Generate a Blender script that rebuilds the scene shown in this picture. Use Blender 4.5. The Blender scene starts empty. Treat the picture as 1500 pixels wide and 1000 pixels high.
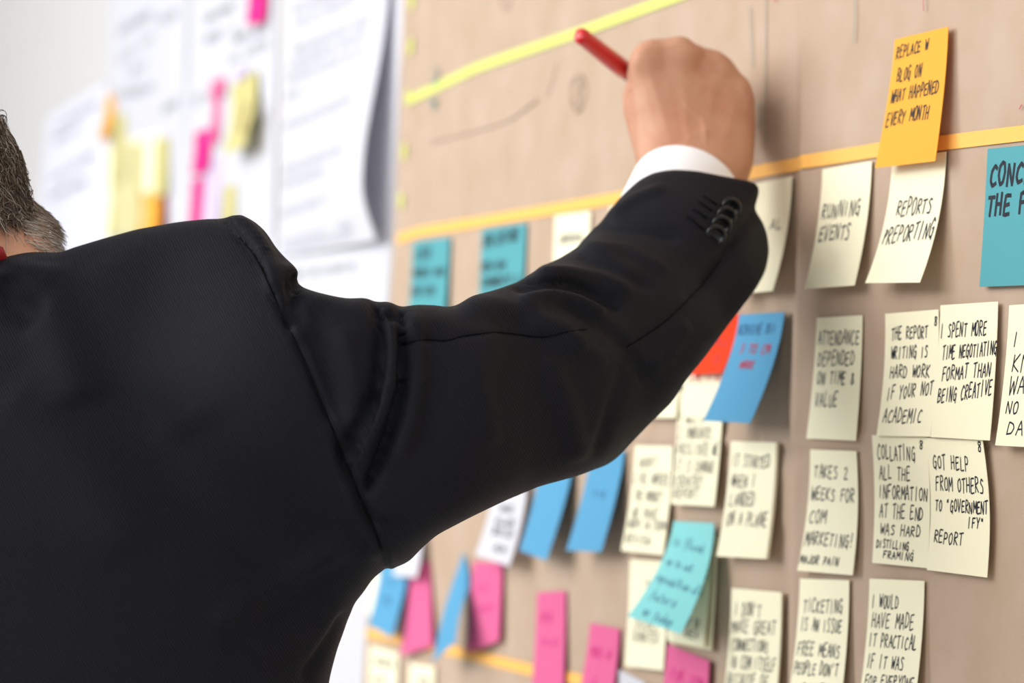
import bpy, math, random
import numpy as np
import openvdb as vdb
from mathutils import Matrix, Vector
random.seed(7); RNG = np.random.default_rng(7)
SC = bpy.context.scene
COL = SC.collection

# ------------------------------------------------------------------ camera, world, lights, exposure
F_PX = 4500.0
PHI, PIT, ROL = math.radians(19.573), math.radians(1.63), math.radians(1.5)
CAM = np.array([-0.8195, 0.0, 1.42])
_F = np.array([math.sin(PHI)*math.cos(PIT), math.cos(PHI)*math.cos(PIT), math.sin(PIT)])
_R0 = np.array([math.cos(PHI), -math.sin(PHI), 0.0])
_U0 = np.cross(_R0, _F)
RT = _R0*math.cos(ROL) + _U0*math.sin(ROL)
UP = -_R0*math.sin(ROL) + _U0*math.cos(ROL)
FW = _F
cam_d = bpy.data.cameras.new('camera'); cam = bpy.data.objects.new('camera', cam_d); COL.objects.link(cam)
cam.matrix_world = Matrix(((RT[0], UP[0], -FW[0], CAM[0]), (RT[1], UP[1], -FW[1], CAM[1]), (RT[2], UP[2], -FW[2], CAM[2]), (0, 0, 0, 1)))
cam_d.sensor_width = 36.0; cam_d.lens = 108.0
cam_d.clip_start = 0.05
cam_d.dof.use_dof = True; cam_d.dof.focus_distance = 1.66; cam_d.dof.aperture_fstop = 6.3
SC.camera = cam
SC.view_settings.view_transform = 'Standard'; SC.view_settings.look = 'None'
SC.view_settings.gamma = 1.0; SC.view_settings.use_curve_mapping = False
SC.view_settings.exposure = 0.0
world = bpy.data.worlds.new('world'); SC.world = world; world.use_nodes = True
world.node_tree.nodes['Background'].inputs[0].default_value = (0.93, 0.96, 1.0, 1)
world.node_tree.nodes['Background'].inputs[1].default_value = 1.04

def area(name, loc, target, size, size_y, power, color):
    d = bpy.data.lights.new(name, 'AREA'); d.shape = 'RECTANGLE'; d.size = size; d.size_y = size_y
    d.energy = power; d.color = color
    o = bpy.data.objects.new(name, d); COL.objects.link(o); o.location = loc
    o.rotation_euler = (Vector(target)-Vector(loc)).to_track_quat('-Z', 'Y').to_euler()
    return o
area('window_light', (-2.9, 0.7, 2.8), (0, 1.9, 1.4), 2.4, 1.6, 78, (1.0, 0.975, 0.95))
area('far_window_light', (-3.0, 3.3, 2.2), (0, 2.6, 1.5), 1.8, 1.4, 68, (0.94, 0.975, 1.0))
area('ceiling_light', (-1.9, 2.4, 2.85), (-0.4, 2.2, 1.2), 1.2, 0.6, 16, (1.0, 0.95, 0.9))

# ------------------------------------------------------------------ pixel <-> space
def ray(x, y):
    x = np.asarray(x, float); y = np.asarray(y, float)
    return FW + RT*((x[..., None]-750)/F_PX) + UP*((500-y[..., None])/F_PX)
def P(x, y, Z):
    return CAM + ray(x, y)*np.asarray(Z, float)[..., None]
def W(x, y, off=0.0):                       # the point of the plane X=-off seen at that pixel
    d = ray(x, y); t = (-np.asarray(off, float)-CAM[0])/d[..., 0]
    return CAM + d*t[..., None]
def proj(p):
    q = p-CAM; c = q@FW
    return 750+F_PX*(q@RT)/c, 500-F_PX*(q@UP)/c, c

# ------------------------------------------------------------------ materials
def mat(name, color, rough=0.8, spec=0.3, noise=None, bump=None, trans=0.0, sheen=0.0, sss=0.0, coat=0.0):
    m = bpy.data.materials.new(name); m.use_nodes = True; nt = m.node_tree; N = nt.nodes; L = nt.links
    b = N['Principled BSDF']; b.inputs['Base Color'].default_value = (*color, 1); b.inputs['Roughness'].default_value = rough
    b.inputs['Specular IOR Level'].default_value = spec
    if sheen: b.inputs['Sheen Weight'].default_value = sheen; b.inputs['Sheen Roughness'].default_value = 0.4
    if coat: b.inputs['Coat Weight'].default_value = coat; b.inputs['Coat Roughness'].default_value = 0.12
    if sss:
        b.inputs['Subsurface Weight'].default_value = sss; b.inputs['Subsurface Radius'].default_value = (1, .35, .2); b.inputs['Subsurface Scale'].default_value = 0.004
    tc = N.new('ShaderNodeTexCoord')
    if noise:                                # (scale, colour2, low, high, stretch)
        sc, c2, lo, hi, st = noise
        mp = N.new('ShaderNodeMapping'); mp.inputs['Scale'].default_value = st
        nz = N.new('ShaderNodeTexNoise'); nz.inputs['Scale'].default_value = sc; nz.inputs['Detail'].default_value = 5
        cr = N.new('ShaderNodeValToRGB'); cr.color_ramp.elements[0].position = lo; cr.color_ramp.elements[1].position = hi
        cr.color_ramp.elements[0].color = (*color, 1); cr.color_ramp.elements[1].color = (*c2, 1)
        L.new(tc.outputs['Object'], mp.inputs[0]); L.new(mp.outputs[0], nz.inputs['Vector']); L.new(nz.outputs['Fac'], cr.inputs[0])
        L.new(cr.outputs[0], b.inputs['Base Color'])
    if bump:                                 # (scale, strength, distance)
        nz = N.new('ShaderNodeTexNoise'); nz.inputs['Scale'].default_value = bump[0]; nz.inputs['Detail'].default_value = 4
        bp = N.new('ShaderNodeBump'); bp.inputs['Strength'].default_value = bump[1]; bp.inputs['Distance'].default_value = bump[2]
        L.new(tc.outputs['Object'], nz.inputs['Vector']); L.new(nz.outputs['Fac'], bp.inputs['Height']); L.new(bp.outputs[0], b.inputs['Normal'])
    if trans:
        t = N.new('ShaderNodeBsdfTranslucent'); mx = N.new('ShaderNodeMixShader'); mx.inputs[0].default_value = trans
        t.inputs[0].default_value = (*color, 1)
        L.new(b.outputs[0], mx.inputs[1]); L.new(t.outputs[0], mx.inputs[2]); L.new(mx.outputs[0], N['Material Output'].inputs['Surface'])
    return m

def s2l(r, g, b):
    f = lambda c: (c/255/12.92) if c/255 <= .04045 else ((c/255+.055)/1.055)**2.4
    return (f(r), f(g), f(b))
M = {
 'plaster': mat('plaster', s2l(203, 201, 200), .9, .2, bump=(60, .15, .002)),
 'floor': mat('floor', s2l(196, 190, 180), .6, .3, noise=(3, s2l(184, 176, 166), .3, .7, (1, 1, 1))),
 'white_trim': mat('white_trim', s2l(225, 225, 222), .5, .4),
 'kraft': mat('kraft', s2l(180, 157, 135), .85, .15, noise=(22, s2l(188, 166, 147), .35, .7, (1, 1, 1)), bump=(900, .12, .0006)),
 'cream': mat('cream', s2l(254, 248, 216), .85, .15, trans=.1, bump=(500, .05, .0003)),
 'orange': mat('orange', s2l(252, 186, 76), .85, .15, trans=.2),
 'teal': mat('teal', s2l(96, 170, 178), .85, .15, trans=.15),
 'blue': mat('blue', s2l(98, 168, 208), .85, .15, trans=.15),
 'cyan': mat('cyan', s2l(150, 226, 226), .85, .15, trans=.2),
 'pink': mat('pink', s2l(232, 112, 160), .85, .15, trans=.18),
 'magenta': mat('magenta', s2l(226, 50, 140), .85, .15, trans=.15),
 'red': mat('red', s2l(240, 72, 36), .85, .15, trans=.15),
 'olive': mat('olive', s2l(214, 205, 140), .85, .15, trans=.15),
 'white_paper': mat('white_paper', s2l(230, 230, 236), .85, .15, trans=.3),
 'pale_paper': mat('pale_paper', s2l(228, 229, 240), .85, .15, trans=.12),
 'tape': mat('tape', s2l(250, 188, 96), .6, .3),
 'yellow_tape': mat('yellow_tape', s2l(214, 222, 116), .6, .3),
 'ink': mat('ink', s2l(34, 36, 48), .6, .3),
 'ink_grey': mat('ink_grey', s2l(188, 188, 196), .7, .2),
 'ink_faint': mat('ink_faint', s2l(184, 162, 141), .7, .2),
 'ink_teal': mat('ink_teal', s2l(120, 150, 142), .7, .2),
 'ink_red': mat('ink_red', s2l(190, 60, 80), .7, .2),
 'ink_green': mat('ink_green', s2l(40, 130, 90), .7, .2),
 'ink_blue': mat('ink_blue', s2l(40, 70, 120), .7, .2),
 'lavender': mat('lavender', s2l(205, 190, 215), .85, .15),
 'skin': mat('skin', s2l(198, 150, 121), .52, .3, noise=(38, s2l(186, 130, 102), .35, .7, (1, 1, 1)), bump=(420, .25, .0006), sss=.12),
 'shirt': mat('shirt', s2l(246, 246, 248), .8, .2, bump=(1200, .1, .0003)),
 'button': mat('button', (.004, .004, .004), .3, .3),
 'thread': mat('thread', (.004, .004, .005), .9, .1),
 'pen_red': mat('pen_red', s2l(205, 22, 26), .3, .5, coat=.4),
 'pen_dark': mat('pen_dark', s2l(60, 55, 58), .4, .5),
 'hair_dark': mat('hair_dark', s2l(92, 76, 62), .55, .4),
 'hair_mid': mat('hair_mid', s2l(138, 122, 104), .55, .4),
 'hair_grey': mat('hair_grey', s2l(196, 184, 170), .5, .4),
 'lanyard': mat('lanyard', s2l(150, 20, 30), .7, .3),
 'trouser': mat('trouser', (.012, .012, .014), .85, .2),
 'shoe': mat('shoe', (.01, .01, .01), .3, .5),
}
def wool():
    m = mat('black_wool', (.006, .006, .007), .66, .1); nt = m.node_tree; N = nt.nodes; L = nt.links; b = N['Principled BSDF']
    tc = N.new('ShaderNodeTexCoord'); dt = N.new('ShaderNodeVectorMath'); dt.operation = 'DOT_PRODUCT'; dt.inputs[1].default_value = tuple(_R0*.87+np.array([0, 0, .5]))
    mp = N.new('ShaderNodeCombineXYZ'); d2 = N.new('ShaderNodeVectorMath'); d2.operation = 'DOT_PRODUCT'; d2.inputs[1].default_value = tuple(-_R0*.5+np.array([0, 0, .87])); sc2 = N.new('ShaderNodeMath'); sc2.operation = 'MULTIPLY'; sc2.inputs[1].default_value = .3
    wv = N.new('ShaderNodeTexWave'); wv.bands_direction = 'X'; wv.inputs['Scale'].default_value = 235; wv.inputs['Distortion'].default_value = 3.2; wv.inputs['Detail'].default_value = 3; wv.inputs['Detail Scale'].default_value = 2
    nz = N.new('ShaderNodeTexNoise'); nz.inputs['Scale'].default_value = 900; nz.inputs['Detail'].default_value = 2
    ad = N.new('ShaderNodeMath'); ad.operation = 'ADD'
    bp = N.new('ShaderNodeBump'); bp.inputs['Strength'].default_value = .2; bp.inputs['Distance'].default_value = .0005
    cr = N.new('ShaderNodeValToRGB'); cr.color_ramp.elements[0].color = (.0054, .0058, .0086, 1); cr.color_ramp.elements[1].color = (.0118, .0125, .0175, 1)
    L.new(tc.outputs['Object'], dt.inputs[0]); L.new(tc.outputs['Object'], d2.inputs[0]); L.new(dt.outputs['Value'], mp.inputs[0]); L.new(d2.outputs['Value'], sc2.inputs[0]); L.new(sc2.outputs[0], mp.inputs[1]); L.new(mp.outputs[0], wv.inputs['Vector']); L.new(tc.outputs['Object'], nz.inputs['Vector'])
    L.new(wv.outputs['Fac'], ad.inputs[0]); L.new(nz.outputs['Fac'], ad.inputs[1]); L.new(ad.outputs[0], bp.inputs['Height']); L.new(bp.outputs[0], b.inputs['Normal'])
    L.new(wv.outputs['Fac'], cr.inputs[0]); L.new(cr.outputs[0], b.inputs['Base Color'])
    return m
M['wool'] = wool()

# ------------------------------------------------------------------ object helpers
def link(name, me, parent=None, smooth=False):
    o = bpy.data.objects.new(name, me); COL.objects.link(o)
    if parent is not None: o.parent = parent
    return o
def mesh(name, V, F, m, parent=None, smooth=True):
    me = bpy.data.meshes.new(name)
    V = np.asarray(V, float)
    if isinstance(F, np.ndarray):
        n, k = F.shape
        me.vertices.add(len(V)); me.vertices.foreach_set('co', V.ravel())
        me.loops.add(n*k); me.loops.foreach_set('vertex_index', F.ravel().astype(np.int32))
        me.polygons.add(n); me.polygons.foreach_set('loop_start', np.arange(0, n*k, k, dtype=np.int32))
        me.polygons.foreach_set('loop_total', np.full(n, k, dtype=np.int32))
        me.update(calc_edges=True)
    else:
        me.from_pydata([tuple(v) for v in V], [], F)
    me.materials.append(m)
    if smooth: me.polygons.foreach_set('use_smooth', np.ones(len(me.polygons), dtype=bool))
    me.validate(); me.update()
    return link(name, me, parent)
def empty(name, loc):
    o = bpy.data.objects.new(name, None); COL.objects.link(o); o.location = tuple(loc); o.empty_display_size = .02
    bpy.context.view_layer.update(); return o
def tag(o, label, cat, group=None):
    o['label'] = label; o['category'] = cat
    if group: o['group'] = group
    return o
def local(parent, V):                        # world coordinates -> coordinates of a parent that is only translated
    return np.asarray(V, float)-np.array(parent.location)
def box(name, lo, hi, m, parent=None, structure=False, bev=0):
    V = [(x, y, z) for x in (lo[0], hi[0]) for y in (lo[1], hi[1]) for z in (lo[2], hi[2])]
    Fc = [(0, 1, 3, 2), (4, 6, 7, 5), (0, 4, 5, 1), (2, 3, 7, 6), (0, 2, 6, 4), (1, 5, 7, 3)]
    o = mesh(name, V, Fc, m, parent, smooth=False)
    if structure: o['kind'] = 'structure'
    return o
def tube(pts, r, n=10, cap=True):
    pts = np.asarray(pts, float); K = len(pts); r = np.broadcast_to(r, (K,))
    V = []; Fc = []
    t = np.gradient(pts, axis=0); t /= np.linalg.norm(t, axis=1)[:, None]
    ref = np.array([0, 0, 1.0]) if abs(t[0, 2]) < .9 else np.array([1.0, 0, 0])
    for i in range(K):
        a = np.cross(t[i], ref); a /= np.linalg.norm(a); b = np.cross(t[i], a); ref = np.cross(a, t[i])
        for k in range(n):
            th = 2*math.pi*k/n; V.append(pts[i]+r[i]*(a*math.cos(th)+b*math.sin(th)))
    for i in range(K-1):
        for k in range(n): Fc.append((i*n+k, i*n+(k+1) % n, (i+1)*n+(k+1) % n, (i+1)*n+k))
    if cap: Fc.append(tuple(range(n))[::-1]); Fc.append(tuple((K-1)*n+k for k in range(n)))
    return V, Fc

# ------------------------------------------------------------------ the room
box('wall_right', (0, -2.5, 0), (.12, 8.0, 3.0), M['plaster'], structure=True)
box('wall_far', (-4.2, 8.0, 0), (.12, 8.12, 3.0), M['plaster'], structure=True)
box('floor', (-4.2, -2.5, -.1), (.12, 8.12, 0), M['floor'], structure=True)
box('ceiling', (-4.2, -2.5, 3.0), (.12, 8.12, 3.1), M['plaster'], structure=True)
box('baseboard_right', (-.014, -2.5, 0), (0, 8.0, .1), M['white_trim'], structure=True)

# ------------------------------------------------------------------ pen-stroke lettering (single strokes, capitals)
G = {
'A': "0,0 .45,1 .9,0|.2,.38 .75,.42", 'B': "0,0 0,1 .6,.95 .7,.75 .1,.52 .75,.4 .75,.12 0,0", 'C': ".8,.85 .5,1 .1,.7 0,.3 .3,0 .8,.1",
'D': "0,0 .05,1 .6,.85 .85,.5 .6,.1 0,0", 'E': ".8,1 .05,.95 0,0 .8,.05|.05,.5 .65,.55", 'F': "0,0 .05,.95 .85,1|.05,.5 .6,.55",
'G': ".8,.85 .45,1 .05,.6 .1,.1 .5,0 .8,.2 .8,.5 .5,.48|.8,.45 .75,-.15", 'H': "0,0 .05,1|.8,0 .8,1|.05,.5 .8,.52", 'I': ".3,0 .35,1",
'J': ".7,1 .7,.2 .4,0 .05,.2", 'K': "0,0 .05,1|.8,1 .05,.45 .85,0", 'L': ".05,1 0,0 .75,.05", 'M': "0,0 .1,1 .5,.35 .9,1 1,0",
'N': "0,0 .05,1 .75,0 .85,1", 'O': ".45,1 .1,.8 0,.4 .3,0 .7,.1 .85,.55 .7,.9 .45,1", 'P': "0,0 .05,1 .6,.95 .75,.7 .5,.48 .05,.45",
'Q': ".45,1 .05,.7 .1,.2 .5,0 .85,.5 .45,1|.5,.3 .9,-.1", 'R': "0,0 .05,1 .65,.95 .7,.65 .05,.48 .8,0", 'S': ".8,.9 .4,1 .1,.75 .7,.4 .6,.05 .05,.05",
'T': "0,.95 .9,1|.45,1 .4,0", 'U': ".05,1 0,.3 .3,0 .7,.15 .8,1", 'V': "0,1 .35,0 .85,1", 'W': "0,1 .2,0 .5,.7 .75,0 1,1", 'X': "0,0 .85,1|.05,1 .8,0",
'Y': "0,1 .4,.5 .85,1|.4,.5 .3,0", 'Z': "0,1 .8,1 0,0 .85,0", '2': ".05,.8 .4,1 .75,.75 .05,0 .85,.05", '3': ".05,.95 .7,.85 .3,.55 .75,.3 .1,0",
'8': ".7,.9 .2,.95 .15,.7 .7,.35 .6,0 .15,.05 .15,.35 .75,.75 .7,.9", '&': ".85,.1 .2,.8 .4,1 .55,.8 .05,.3 .3,0 .75,.4", "'": ".4,1.05 .35,.75",
'"': ".2,1.1 .2,.85|.5,1.1 .5,.85", '!': ".4,1 .35,.3|.3,.05 .35,0", '.': ".3,.05 .4,0", '#': ".1,.1 .3,1|.3,1 .7,.8 .25,.5",
'a': ".7,.5 .2,.5 .1,.1 .5,0 .7,.4 .75,0", 'e': ".1,.3 .65,.4 .4,.6 .1,.3 .3,0 .7,.1", 'n': ".05,0 .1,.5 .5,.5 .6,0", 'l': ".2,0 .4,1.1 .1,.4 .5,0",
'o': ".4,.5 .1,.3 .3,0 .6,.25 .4,.5", 't': ".3,.9 .3,0 .6,.05|.05,.6 .6,.65", 'y': ".1,.5 .3,.1 .6,.5|.6,.5 .4,-.4 .1,-.3", 'd': ".6,1 .6,0 .2,.05 .15,.4 .6,.4",
'r': ".1,0 .15,.5 .5,.55", 's': ".5,.5 .15,.4 .5,.15 .1,0", 'p': ".1,-.4 .15,.5 .6,.4 .5,.1 .15,.05", 'i': ".3,0 .3,.5", 'u': ".1,.5 .15,.05 .5,.1 .6,.5|.6,.5 .65,0",
'f': ".6,1 .3,.9 .25,-.3|.05,.45 .55,.5", 'm': ".05,0 .1,.5 .35,.4 .4,0 .6,.5 .75,.4 .8,0", '-': ".1,.4 .7,.4"}
GL = {k: [np.array([[float(c) for c in p.split(',')] for p in s.split()]) for s in v.split('|')] for k, v in G.items()}
def smooth_stroke(p, n=3):
    if len(p) < 3: return p
    out = []
    q = np.vstack([2*p[0]-p[1], p, 2*p[-1]-p[-2]])
    for i in range(1, len(q)-2):
        for k in range(n):
            t = k/n; a, b, c, d = q[i-1], q[i], q[i+1], q[i+2]
            out.append(.5*((2*b)+(c-a)*t+(2*a-5*b+4*c-d)*t*t*.8+(3*b-a-3*c+d)*t**3*.8) if False else (1-t)*b+t*c+ (t*(1-t))*(.25*((c-a)*(1-t)-(d-b)*t)))
    out.append(p[-1]); return np.array(out)
def text_strokes(s, u0, u1, v, h, slope=0.0, slant=.12):
    """strokes in note coordinates (u to the right, v downward, both 0..1)"""
    n = len(s); adv = (u1-u0)/max(1, n); out = []
    for i, ch in enumerate(s):
        if ch == ' ': continue
        jx, jy, js = random.uniform(-.06, .06), random.uniform(-.07, .07), random.uniform(.9, 1.12)
        for st in GL.get(ch, GL['I']):
            q = smooth_stroke(st + np.array([[random.uniform(-.03, .03), random.uniform(-.03, .03)] for _ in st]))
            x = u0+adv*(i+.08+jx+q[:, 0]*.8+slant*q[:, 1]); y = v+h/2-h*js*(q[:, 1]+jy)-slope*(x-u0)
            out.append(np.stack([x, y], 1))
    return out
def ribbons(strokes, wid, surf, aspect=1.0, off=0.0):
    """flat ink ribbons: strokes in (u,v); wid in u units; surf(u,v,off)->world"""
    Q = []
    for st in strokes:
        a = st[:-1]*[1, aspect]; b = st[1:]*[1, aspect]; d = b-a; L = np.linalg.norm(d, axis=1)+1e-9; d /= L[:, None]
        n = np.stack([-d[:, 1], d[:, 0]], 1)*wid/2; e = d*wid*.35
        for c in (a-e+n, b+e+n, b+e-n, a-e-n): Q.append((c/[1, aspect])[:, None, :])
    cs = [np.concatenate(Q[i:i+4], axis=1) for i in range(0, len(Q), 4)]
    c = np.concatenate(cs).reshape(-1, 2)
    V = surf(c[:, 0], c[:, 1], off)
    return V, np.arange(len(V)).reshape(-1, 4)

# ------------------------------------------------------------------ kraft paper sheet with folds
K_OFF = .004
def polyd(px, py, line):
    """distance to a polyline and side (+ on its right when walking it), in the same units"""
    best = np.full(px.shape, 1e9); side = np.zeros(px.shape); tt = np.zeros(px.shape); L = 0
    line = np.asarray(line, float); tot = np.linalg.norm(np.diff(line, axis=0), axis=1).sum()
    for a, b in zip(line[:-1], line[1:]):
        d = b-a; l = np.hypot(*d); t = np.clip(((px-a[0])*d[0]+(py-a[1])*d[1])/(l*l), 0, 1)
        qx, qy = px-a[0]-t*d[0], py-a[1]-t*d[1]; r = np.hypot(qx, qy); m = r < best
        best[m] = r[m]; side[m] = np.sign(d[0]*qy-d[1]*qx)[m]; tt[m] = ((L+t*l)/tot)[m]; L += l
    return best, side, tt
def sheet(name, fn, nu, nv, thick, m, parent=None):
    u, v = np.meshgrid(np.linspace(0, 1, nu+1), np.linspace(0, 1, nv+1)); A = fn(u.ravel(), v.ravel(), thick/2); B = fn(u.ravel(), v.ravel(), -thick/2)
    n = len(A); V = np.vstack([A, B]); Fc = []
    for j in range(nv):
        for i in range(nu):
            a = j*(nu+1)+i; Fc.append((a, a+nu+1, a+nu+2, a+1)); Fc.append((n+a, n+a+1, n+a+nu+2, n+a+nu+1))
    rim = [i for i in range(nu+1)]+[(j*(nu+1)+nu) for j in range(1, nv+1)]+[nv*(nu+1)+i for i in range(nu-1, -1, -1)]+[j*(nu+1) for j in range(nv-1, 0, -1)]
    for a, b in zip(rim, rim[1:]+rim[:1]): Fc.append((a, b, n+b, n+a))
    if parent is not None: V = local(parent, V)
    o = mesh(name, V, np.array(Fc), m, parent); isr = np.zeros(2*n, bool); isr[rim] = True; isr[np.array(rim)+n] = True
    ev = np.empty(len(o.data.edges)*2, np.int32); o.data.edges.foreach_get('vertices', ev); ev = ev.reshape(-1, 2)
    o.data.edges.foreach_set('use_edge_sharp', isr[ev[:, 0]] & isr[ev[:, 1]]); return o

kraft = empty('kraft_paper', (0, 1.8, 1.42))
tag(kraft, 'large brown kraft paper sheet taped on the wall under all the sticky notes', 'paper')
KL = W(np.array([600., 592, 585, 558, 545, 534]), np.array([-60., 150, 350, 700, 880, 1060]))     # left edge
yL = lambda z: np.interp(z, KL[::-1, 2], KL[::-1, 1])
K_Y0, K_Z1, K_Z0 = .9, 1.95, 1.05
creases = [([(1182, -60), (1181, 300), (1174, 640), (1165, 1060)], 9, .0038), ([(1121, -60), (1123, 220), (1128, 420), (1120, 700)], 5, .0011), ([(1098, -60), (1100, 140)], 4, .0005),
           ([(560, 668), (900, 641), (1174, 648), (1330, 636), (1560, 640)], 8, .0019), ([(1135, 400), (1150, 520), (1172, 640)], 16, .0032), ([(1210, 640), (1180, 690), (1160, 760)], 14, .0012),
           ([(1085, 640), (1150, 655), (1174, 648)], 6, -.001)]
def relief(p):
    px, py, c = proj(p); h = np.zeros(len(p))
    for ln, w, a in creases:
        d, s, t = polyd(px, py, ln); h += a*np.exp(-d/w)-a*.5*np.exp(-((d-2*w)/(w))**2)*(s > 0)
    return h+.0006*np.sin(p[:, 1]*17+p[:, 2]*9)*np.sin(p[:, 2]*13-p[:, 1]*5)
def kraft_fn(u, v, off=0.0):
    z = K_Z1+(K_Z0-K_Z1)*v; yl = yL(z); y = yl+(K_Y0-yl)*u
    p = np.stack([np.full_like(y, -K_OFF), y, z], 1)
    p[:, 0] -= relief(p)+off
    return p
sheet('paper', kraft_fn, 420, 260, .0006, M['kraft'], kraft)

def wall_strip(name, line, width, m, parent, off=.0052, nsub=16):
    """a band lying on the wall along a pixel polyline"""
    q = np.array(line, float); xs = []
    for a, b in zip(q[:-1], q[1:]):
        for k in range(nsub): xs.append(a+(b-a)*k/nsub)
    xs.append(q[-1]); xs = np.array(xs); p = W(xs[:, 0], xs[:, 1], off); p[:, 0] -= np.maximum(relief(p), -.001)
    t = np.gradient(p, axis=0); t[:, 0] = 0; t /= np.linalg.norm(t, axis=1)[:, None]; n = np.stack([np.zeros(len(t)), -t[:, 2], t[:, 1]], 1)*width/2
    th = np.array([-.0004, 0, 0]); N = len(p); V = np.vstack([p+n+th, p-n+th, p+n, p-n]); Fc = []
    for i in range(N-1):
        Fc += [(i, i+1, N+i+1, N+i), (i, 2*N+i, 2*N+i+1, i+1), (N+i, N+i+1, 3*N+i+1, 3*N+i), (2*N+i, 3*N+i, 3*N+i+1, 2*N+i+1)]
    Fc += [(0, N, 3*N, 2*N), (N-1, 3*N-1, 4*N-1, 2*N-1)]
    return mesh(name, local(parent, V) if parent is not None else V, Fc, m, parent, smooth=False)
t1 = wall_strip('paper_tape', [(583, 350), (618, 339), (772, 313), (916, 288), (1110, 251), (1199, 234), (1287, 219.5), (1382, 209), (1500, 195), (1580, 186)], .0085, M['tape'], None)
tag(t1, 'long orange tape strip running across the kraft paper above the heading notes', 'tape')
t2 = wall_strip('paper_tape', [(598, 147), (694, 101), (848, 47), (950, 10), (1060, -30)], .0078, M['yellow_tape'], None)
tag(t2, 'lime yellow tape strip climbing to the right behind the red pen', 'tape')
t3 = wall_strip('paper_tape', [(537, 926), (640, 948), (710, 964), (780, 981), (850, 996), (960, 1024)], .0085, M['tape'], None)
tag(t3, 'lower orange tape strip sloping down under the blue and pink notes', 'tape')
for (x, y) in [(604, 2), (602, 68), (598, 143), (593, 222), (589, 294)]:
    wall_strip('yellow_mark', [(x, y-11), (x-1, y+11)], .010, M['yellow_tape'], kraft, .0058)
def wall_ink(strokes_px, wid, m, off=.0062, parent=kraft, name='pen_mark'):
    V = []; Fc = []
    for q in strokes_px:
        q = smooth_stroke(np.array(q, float), 5); p = W(q[:, 0], q[:, 1], off); t = np.gradient(p, axis=0); t[:, 0] = 0; t /= np.linalg.norm(t, axis=1)[:, None]+1e-9
        n = np.stack([np.zeros(len(t)), -t[:, 2], t[:, 1]], 1)*wid/2; b = len(V); V += list(p+n)+list(p-n); N = len(p)
        Fc += [(b+i, b+i+1, b+N+i+1, b+N+i) for i in range(N-1)]
    o = mesh(name, local(parent, V), Fc, m, parent)
    if len(strokes_px) > 1: o['kind'] = 'stuff'
    return o
wall_ink([[(843, 108), (833, 122), (832, 145), (840, 163), (850, 155), (855, 130), (850, 112), (843, 108)], [(842, 118), (848, 126), (841, 136), (848, 146), (840, 152)]], .0022, M['ink_faint'])
wall_ink([[(738, -20), (731, 0), (737, 12), (745, 8), (748, -15)]], .0024, M['ink_faint'])
wall_ink([[(638, 98), (640, 118), (632, 122)], [(630, 150), (638, 148), (634, 160)]], .004, M['ink_teal'])
wall_ink([[(626, 208), (690, 192), (745, 175), (785, 145)]], .002, M['ink_faint'])
wall_ink([[(798, 140), (808, 112), (812, 90)]], .0018, M['ink_faint'])
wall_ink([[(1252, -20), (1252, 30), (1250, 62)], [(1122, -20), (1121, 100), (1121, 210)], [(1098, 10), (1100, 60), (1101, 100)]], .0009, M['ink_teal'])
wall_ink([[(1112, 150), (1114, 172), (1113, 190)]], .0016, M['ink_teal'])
wall_ink([[(1352, -8), (1353, 16)], [(1130, -6), (1137, 2)], [(1493, 160), (1497, 153)]], .0008, M['ink_red'])

# ------------------------------------------------------------------ sticky notes
L0 = .0064
class Surf:
    def __init__(s, TL, TR, BR, BL, lift=None, z=0.0, p=1.8, m=0.0, bx=0.0, maxlift=.045):
        l0 = L0+z
        tl = W(*map(np.float64, TL), l0); tr = W(*map(np.float64, TR), l0); e = (tr-tl)[1:]; e /= np.linalg.norm(e)
        def solve(pt, ref):
            q0 = W(*map(np.float64, pt), 0.0)[1:]; q1 = W(*map(np.float64, pt), 1.0)[1:]-q0
            return float(np.clip(-((q0-ref[1:])@e)/(q1@e), l0+.0006, maxlift))
        if lift is None: dl, dr = solve(BL, tl), solve(BR, tr); dl, dr = .6*dl+.4*dr, .6*dr+.4*dl
        else: dl, dr = l0+lift[0], l0+lift[1]
        s.dl, s.dr, s.l0, s.p, s.m, s.bx = dl, dr, l0, p, m, bx
        bl = W(*map(np.float64, BL), dl); br = W(*map(np.float64, BR), dr)
        s.c = [tl[1:], tr[1:], br[1:], bl[1:]]
        s.w = np.linalg.norm(tr-tl); s.h = np.linalg.norm(bl-tl)
        s.aspect = s.h/s.w; s.origin = (tl+tr)/2
    def __call__(s, u, v, off=0.0):
        u = np.asarray(u, float); v = np.asarray(v, float); U = u[:, None]; Vv = v[:, None]
        # the lift moves along the line of sight, keep the in-plane part consistent with the curl
        yz = (1-U)*(1-Vv)*s.c[0]+U*(1-Vv)*s.c[1]+U*Vv*s.c[2]+(1-U)*Vv*s.c[3]
        vv = np.clip(v, 0, 1)
        lb = s.dl*(1-u)+s.dr*u; lift = s.l0+(lb-s.l0)*vv**s.p+s.m*np.sin(np.pi*vv)
        yz[:, 0] -= s.bx*np.sin(np.pi*vv)
        return np.stack([-(lift+off), yz[:, 0], yz[:, 1]], 1)
NOTE_N = [0]
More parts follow.
